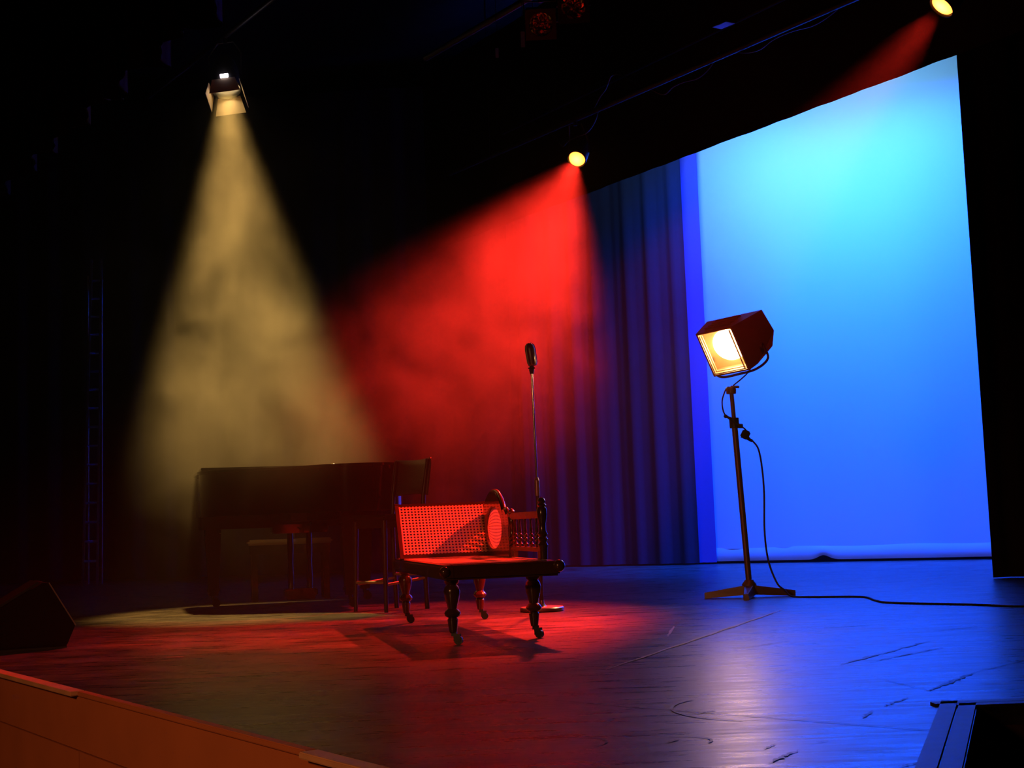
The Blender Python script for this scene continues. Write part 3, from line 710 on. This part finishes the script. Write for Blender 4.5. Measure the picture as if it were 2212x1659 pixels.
# ------------------------------------------------------------------ lighting rig
def batten(name, a, c, z, label, r=0.024, wires=5):
    a = Vector(a); c = Vector(c)
    o = empty(name, ((a.x+c.x)/2, (a.y+c.y)/2, z), 0, label, 'lighting bar'); mid = Vector(((a.x+c.x)/2, (a.y+c.y)/2, 0))
    MB().bar(a-mid, c-mid, r, n=12).build('pipe', 'black', o)
    for k in range(wires):
        p = a.lerp(c, (k+0.5)/wires)-mid
        MB().bar((p.x, p.y, 0), (p.x, p.y, 6.845-z), 0.004, n=6).build('suspension_wire', 'rubber', o)
    return o
ZB = 4.22
Pb = RED_P.copy(); Pb.z = 0
batten('lighting_bar', Pb-U*2.2, Pb+U*5.6, ZB, 'black lighting pipe that carries the two red lamps')
Py = YEL_P.copy(); Py.z = 0
batten('lighting_bar', Py-U*2.0, Py+U*4.6, 4.98, 'dark lighting pipe at the upper left above the yellow beam')
batten('lighting_bar', B0-ub*2.5+Vector((-0.45, -0.3, 0)), B1+ub*1.0+Vector((-0.45, -0.3, 0)), 4.86, 'thin blue-tinged pipe running above the border curtain', r=0.018)

def par(P_, T_, zbar, label, rad=0.098, lens='red_hot', L=0.30):
    d = (Vector(T_)-P_).normalized()
    o = empty('par_lamp', P_, 0, label, 'stage lamp'); o.rotation_euler = d.to_track_quat('Z', 'Y').to_euler()   # +z forward
    b = MB()
    n = 28; prof = [(rad+0.006, 0.012), (rad+0.008, -0.03), (rad+0.004, -0.14), (rad*0.62, -L+0.03), (rad*0.5, -L)]
    rings = []
    for r, z in prof: rings.append([b.bm.verts.new((r*math.cos(2*PI*k/n), r*math.sin(2*PI*k/n), z)) for k in range(n)])
    for A, B in zip(rings, rings[1:]):
        for k in range(n): b.bm.faces.new((A[k], A[(k+1) % n], B[(k+1) % n], B[k]))
    b.bm.faces.new(rings[-1]); b.build('can', 'black', o, solid=0.004)
    MB().lathe([(rad-0.004, -0.012), (rad-0.008, 0.0), (0.05, 0.009), (0.001, 0.012)], n=32).build('lens', lens, o)
    up = o.rotation_euler.to_matrix().inverted() @ Vector((0, 0, 1)); top = o.rotation_euler.to_matrix().inverted() @ (Vector((P_.x, P_.y, zbar))-P_)
    sx = d.cross(Vector((0, 0, 1))).normalized(); sl = o.rotation_euler.to_matrix().inverted() @ sx
    back = Vector((0, 0, -0.10))
    b = MB().tube([back+sl*(rad+0.012), back+sl*(rad+0.014)+up*0.10, top+sl*0.06-up*0.05, top-sl*0.06-up*0.05, back-sl*(rad+0.014)+up*0.10, back-sl*(rad+0.012)], 0.008, 6)
    b.build('yoke', 'black', o)
    MB().bar(top-up*0.06, top+up*0.03, 0.018).build('clamp', 'black', o)
    return o
par(RED_P, RED_T, ZB, 'red theatre lamp shining in the middle of the picture, casting a broad red beam', rad=0.080)
r2 = par(RED2_P, RED2_T, ZB, 'red theatre lamp at the top right corner, cropped by the frame', rad=0.080)

# yellow lamp with barn doors
dY = (YEL_T-YEL_P).normalized()
Yl = empty('fresnel_lamp', YEL_P, 0, 'small theatre lamp with pale barn doors throwing the smoky yellow beam', 'stage lamp')
zc = dY; xc = Vector((1, 0, 0)); xc = (xc-zc*xc.dot(zc)).normalized(); yc = zc.cross(xc)
Yl.rotation_euler = Matrix((xc, yc, zc)).transposed().to_euler()
b = MB()
n = 28; rings = []
for r, z in ((0.128, 0.055), (0.128, -0.02), (0.12, -0.16), (0.10, -0.24), (0.06, -0.30)):
    rings.append([b.bm.verts.new((r*math.cos(2*PI*k/n), r*math.sin(2*PI*k/n), z)) for k in range(n)])
for A, B in zip(rings, rings[1:]):
    for k in range(n): b.bm.faces.new((A[k], A[(k+1) % n], B[(k+1) % n], B[k]))
b.bm.faces.new(rings[-1]); b.build('housing', 'black', Yl, solid=0.004)
b = MB()
for k in range(40):
    pass
b.lathe([(0.118, -0.052), (0.10, -0.04), (0.05, -0.032), (0.001, -0.030)], n=32)
b.build('lens', emis('yellow_lamp_lens', (1.0, 0.72, 0.34), 10), Yl)
for k in range(4):
    a = k*PI/2; ca, sa = math.cos(a), math.sin(a); dx = Vector((ca, sa, 0)); tx = Vector((-sa, ca, 0))
    splay = (0.03, -0.02, 0.03, 0.03)[k]; Ld = (0.14, 0.13, 0.14, 0.17)[k]
    ptsd = [dx*0.132-tx*0.10+Vector((0, 0, 0.03)), dx*0.132+tx*0.10+Vector((0, 0, 0.03)), dx*(0.132+splay)+tx*0.135+Vector((0, 0, 0.03+Ld)), dx*(0.132+splay)-tx*0.135+Vector((0, 0, 0.03+Ld))]
    b = MB(); vs = [b.bm.verts.new(p) for p in ptsd]; b.bm.faces.new(vs); b.build('barn_door', 'barn', Yl, solid=0.004, smooth=False)
MB().box((0.01, 0.134, 0.004), (0.07, 0.014, 0.032)).build('vent', 'yel_hot', Yl, smooth=False)
Ri = Yl.rotation_euler.to_matrix().inverted(); upv = Ri @ Vector((0, 0, 1)); tp = Ri @ (Vector((YEL_P.x, YEL_P.y, 4.98))-YEL_P)
b = MB().tube([(0.14, 0, -0.1), Vector((0.145, 0, -0.1))+upv*0.2, tp+Vector((0.07, 0, 0))-upv*0.06, tp-Vector((0.07, 0, 0))-upv*0.06, Vector((-0.145, 0, -0.1))+upv*0.2, (-0.14, 0, -0.1)], 0.008, 6)
b.build('yoke', 'black', Yl); MB().bar(tp-upv*0.07, tp+upv*0.03, 0.018).build('clamp', 'black', Yl)

# unlit floodlights with crumpled foil reflectors, high in the middle
def flood(P_, T_, label, s=1.0):
    o = empty('floodlight', P_, 0, label, 'floodlight', 'unlit floodlights above the stage'); d = (Vector(T_)-Vector(P_)).normalized()
    o.rotation_euler = d.to_track_quat('Z', 'Y').to_euler()
    b = MB(); n = 4
    hw_ = 0.11*s
    outer = [(-hw_, -hw_), (hw_, -hw_), (hw_, hw_), (-hw_, hw_)]; hole = [(0.085*s*math.cos(2*PI*k/24), 0.085*s*math.sin(2*PI*k/24)) for k in range(24)]
    b.poly([outer, hole[::-1]], Matrix.Translation((0, 0, 0)), 0.01)
    b.box((0, 0, -0.09*s), (0.2*s, 0.2*s, 0.03)).box((0.1*s, 0, -0.045*s), (0.006, 0.2*s, 0.1*s)).box((-0.1*s, 0, -0.045*s), (0.006, 0.2*s, 0.1*s)).box((0, 0.1*s, -0.045*s), (0.2*s, 0.006, 0.1*s)).box((0, -0.1*s, -0.045*s), (0.2*s, 0.006, 0.1*s))
    b.build('housing', 'black', o, smooth=False)
    rnd = random.Random(int(s*100)+int(P_[0]*10)); b = MB(); rings = []
    for j in range(7):
        r = 0.084*s*(j+0.3)/6.3
        rings.append([b.bm.verts.new((r*math.cos(2*PI*k/24), r*math.sin(2*PI*k/24), -0.055*s+0.045*s*(j/6)**2+rnd.uniform(-0.012, 0.012)*s)) for k in range(24)])
    for A, B in zip(rings, rings[1:]):
        for k in range(24): b.bm.faces.new((A[k], A[(k+1) % 24], B[(k+1) % 24], B[k]))
    b.bm.faces.new(rings[0]); b.build('reflector', 'foil', o, smooth=False)
    up = o.rotation_euler.to_matrix().inverted() @ Vector((0, 0, 1))
    MB().tube([(0.115*s, 0, -0.04), Vector((0.12*s, 0, -0.04))+up*0.16, Vector((-0.12*s, 0, -0.04))+up*0.16, (-0.115*s, 0, -0.04)], 0.006, 6).bar(Vector((0, 0, -0.04))+up*0.15, Vector((0, 0, -0.04))+up*0.24, 0.014).build('yoke', 'black', o)
    return o
batten('lighting_bar', Vector((-0.6, 10.9, 0)), Vector((2.4, 6.5, 0)), 4.33, 'black pipe near the top carrying the unlit floodlights', wires=3)
flood((0.30, 9.6, 4.10), (0.15, 6.0, 1.8), 'unlit floodlight with reddish crumpled reflector, left one of the pair at top centre', 1.0)
flood((0.52, 9.26, 4.09), (0.4, 5.0, 2.0), 'darker unlit floodlight, right one of the pair at top centre', 1.0)

# hanging gel card, slivers painted as blue lantern reflections, and cables on the bars
def card(P_, sz, rz, tilt, label):
    o = MB().box((0, 0, 0), sz, bev=0.002).build('gel_card_and_glint', 'gel', smooth=False); o.location = P_; o.rotation_euler = (tilt, 0.0, rz)
    Rq = o.rotation_euler.to_matrix().inverted(); MB().bar((0, 0, 0), Rq @ Vector((0, 0, 6.84-P_[2])), 0.002, n=5).build('hanging_wire', 'rubber', o)
    return tag(o, label, 'gel frame', 'small blue-lit cards on the rig')
card((1.66, 9.95, 4.17), (0.14, 0.10, 0.006), -0.9, 0.06, 'small bright blue rectangle hanging above the border, right of top centre')
card((0.17, 9.7, 4.03), (0.03, 0.02, 0.11), 0.0, 0.3, 'thin blue sliver painted as a reflection on the left unlit floodlight')
card((-0.02, 10.0, 4.04), (0.025, 0.02, 0.07), 0.0, 0.3, 'tiny blue sliver painted as a lantern reflection left of the unlit floodlights')
def swag(t0, t1, dip, zoff, label, r=0.006):
    a = Pb+U*t0; c = Pb+U*t1; pts = []
    for k in range(9):
        t = k/8; p = a.lerp(c, t); pts.append((p.x+0.03*math.sin(9*t), p.y, ZB+zoff-dip*4*t*(1-t)+0.02*math.sin(14*t)))
    return cable('hanging_cable', pts, r, label)
swag(-0.5, 0.35, 0.22, 0.02, 'cable loop hanging from the pipe just left of the central red lamp')
swag(0.25, 0.95, -0.22, 0.0, 'cable bowing up over the pipe right of the central red lamp')
swag(0.9, 1.9, 0.14, 0.03, 'cable swag under the lighting pipe, midway between the two red lamps')
swag(1.85, 3.3, 0.10, 0.03, 'long thin cable swag on the pipe nearer the top right red lamp')

# ------------------------------------------------------------------ haze
def haze_mat(name, dens, g, smoke=None):
    mt = bpy.data.materials.new(name); mt.use_nodes = True
    nt = mt.node_tree; nt.nodes.clear(); L = nt.links
    o = nt.nodes.new('ShaderNodeOutputMaterial'); v = nt.nodes.new('ShaderNodeVolumeScatter')
    v.inputs['Color'].default_value = (0.95, 0.95, 0.95, 1); v.inputs['Density'].default_value = dens; v.inputs['Anisotropy'].default_value = g
    L.new(v.outputs[0], o.inputs['Volume'])
    if smoke:
        tc = nt.nodes.new('ShaderNodeTexCoord')
        n1 = nt.nodes.new('ShaderNodeTexNoise'); n1.inputs['Scale'].default_value = 1.5; n1.inputs['Detail'].default_value = 3.0; n1.inputs['Roughness'].default_value = 0.55; n1.inputs['Distortion'].default_value = 0.9
        L.new(tc.outputs['Object'], n1.inputs['Vector'])
        mr = nt.nodes.new('ShaderNodeMapRange'); mr.inputs['From Min'].default_value = 0.36; mr.inputs['From Max'].default_value = 0.64
        mr.inputs['To Min'].default_value = 0.12; mr.inputs['To Max'].default_value = 2.2; L.new(n1.outputs['Fac'], mr.inputs['Value'])
        # soft fall off towards the cloud's edge
        sc = nt.nodes.new('ShaderNodeVectorMath'); sc.operation = 'DIVIDE'; sc.inputs[1].default_value = smoke
        L.new(tc.outputs['Object'], sc.inputs[0]); ln = nt.nodes.new('ShaderNodeVectorMath'); ln.operation = 'LENGTH'; L.new(sc.outputs[0], ln.inputs[0])
        fo = nt.nodes.new('ShaderNodeMapRange'); fo.interpolation_type = 'SMOOTHSTEP'; fo.inputs['From Min'].default_value = 1.0; fo.inputs['From Max'].default_value = 0.72
        L.new(ln.outputs['Value'], fo.inputs['Value'])
        m1 = nt.nodes.new('ShaderNodeMath'); m1.operation = 'MULTIPLY'; L.new(mr.outputs['Result'], m1.inputs[0]); L.new(fo.outputs['Result'], m1.inputs[1])
        m2 = nt.nodes.new('ShaderNodeMath'); m2.operation = 'MULTIPLY'; m2.inputs[1].default_value = dens; 
        sx = nt.nodes.new('ShaderNodeSeparateXYZ'); L.new(tc.outputs['Object'], sx.inputs[0])
        hr = nt.nodes.new('ShaderNodeMapRange'); hr.inputs['From Min'].default_value = -2.9; hr.inputs['From Max'].default_value = 2.9; L.new(sx.outputs['Z'], hr.inputs['Value'])
        vr = nt.nodes.new('ShaderNodeValToRGB'); e = vr.color_ramp.elements       # smoke thinned with height to even out the beam brightness
        e[0].position = 0.08; e[0].color = (1.1,)*3+(1,); e[1].position = 0.82; e[1].color = (0.09,)*3+(1,)
        for ps, vl in ((0.22, 1.3), (0.36, 1.4), (0.54, 0.62), (0.68, 0.26)):
            q = e.new(ps); q.color = (vl,)*3+(1,)
        L.new(hr.outputs['Result'], vr.inputs['Fac'])
        m3 = nt.nodes.new('ShaderNodeMath'); m3.operation = 'MULTIPLY'; L.new(m1.outputs[0], m3.inputs[0]); L.new(vr.outputs['Color'], m3.inputs[1]); L.new(m3.outputs[0], m2.inputs[0])
        L.new(m2.outputs[0], v.inputs['Density'])
    return mt
b = MB().box((0, 12.4, 3.35), (17.0, 16.6, 6.6))
tag(b.build('stage_haze', haze_mat('thin_haze', 0.004, 0.3), smooth=False), 'thin stage haze filling the whole stage space', 'haze', kind='stuff')
sm = MB().ball((0, 0, 0), 1.0, (3.8, 2.9, 2.9), n=24).build('smoke_cloud', haze_mat('smoke_wisps', 0.07, 0.3, smoke=(3.8, 2.9, 2.9)))
sm.location = (-1.2, 12.1, 2.6)
tag(sm, 'drifting smoke wisps hanging in the yellow and red light beams', 'smoke', kind='stuff')
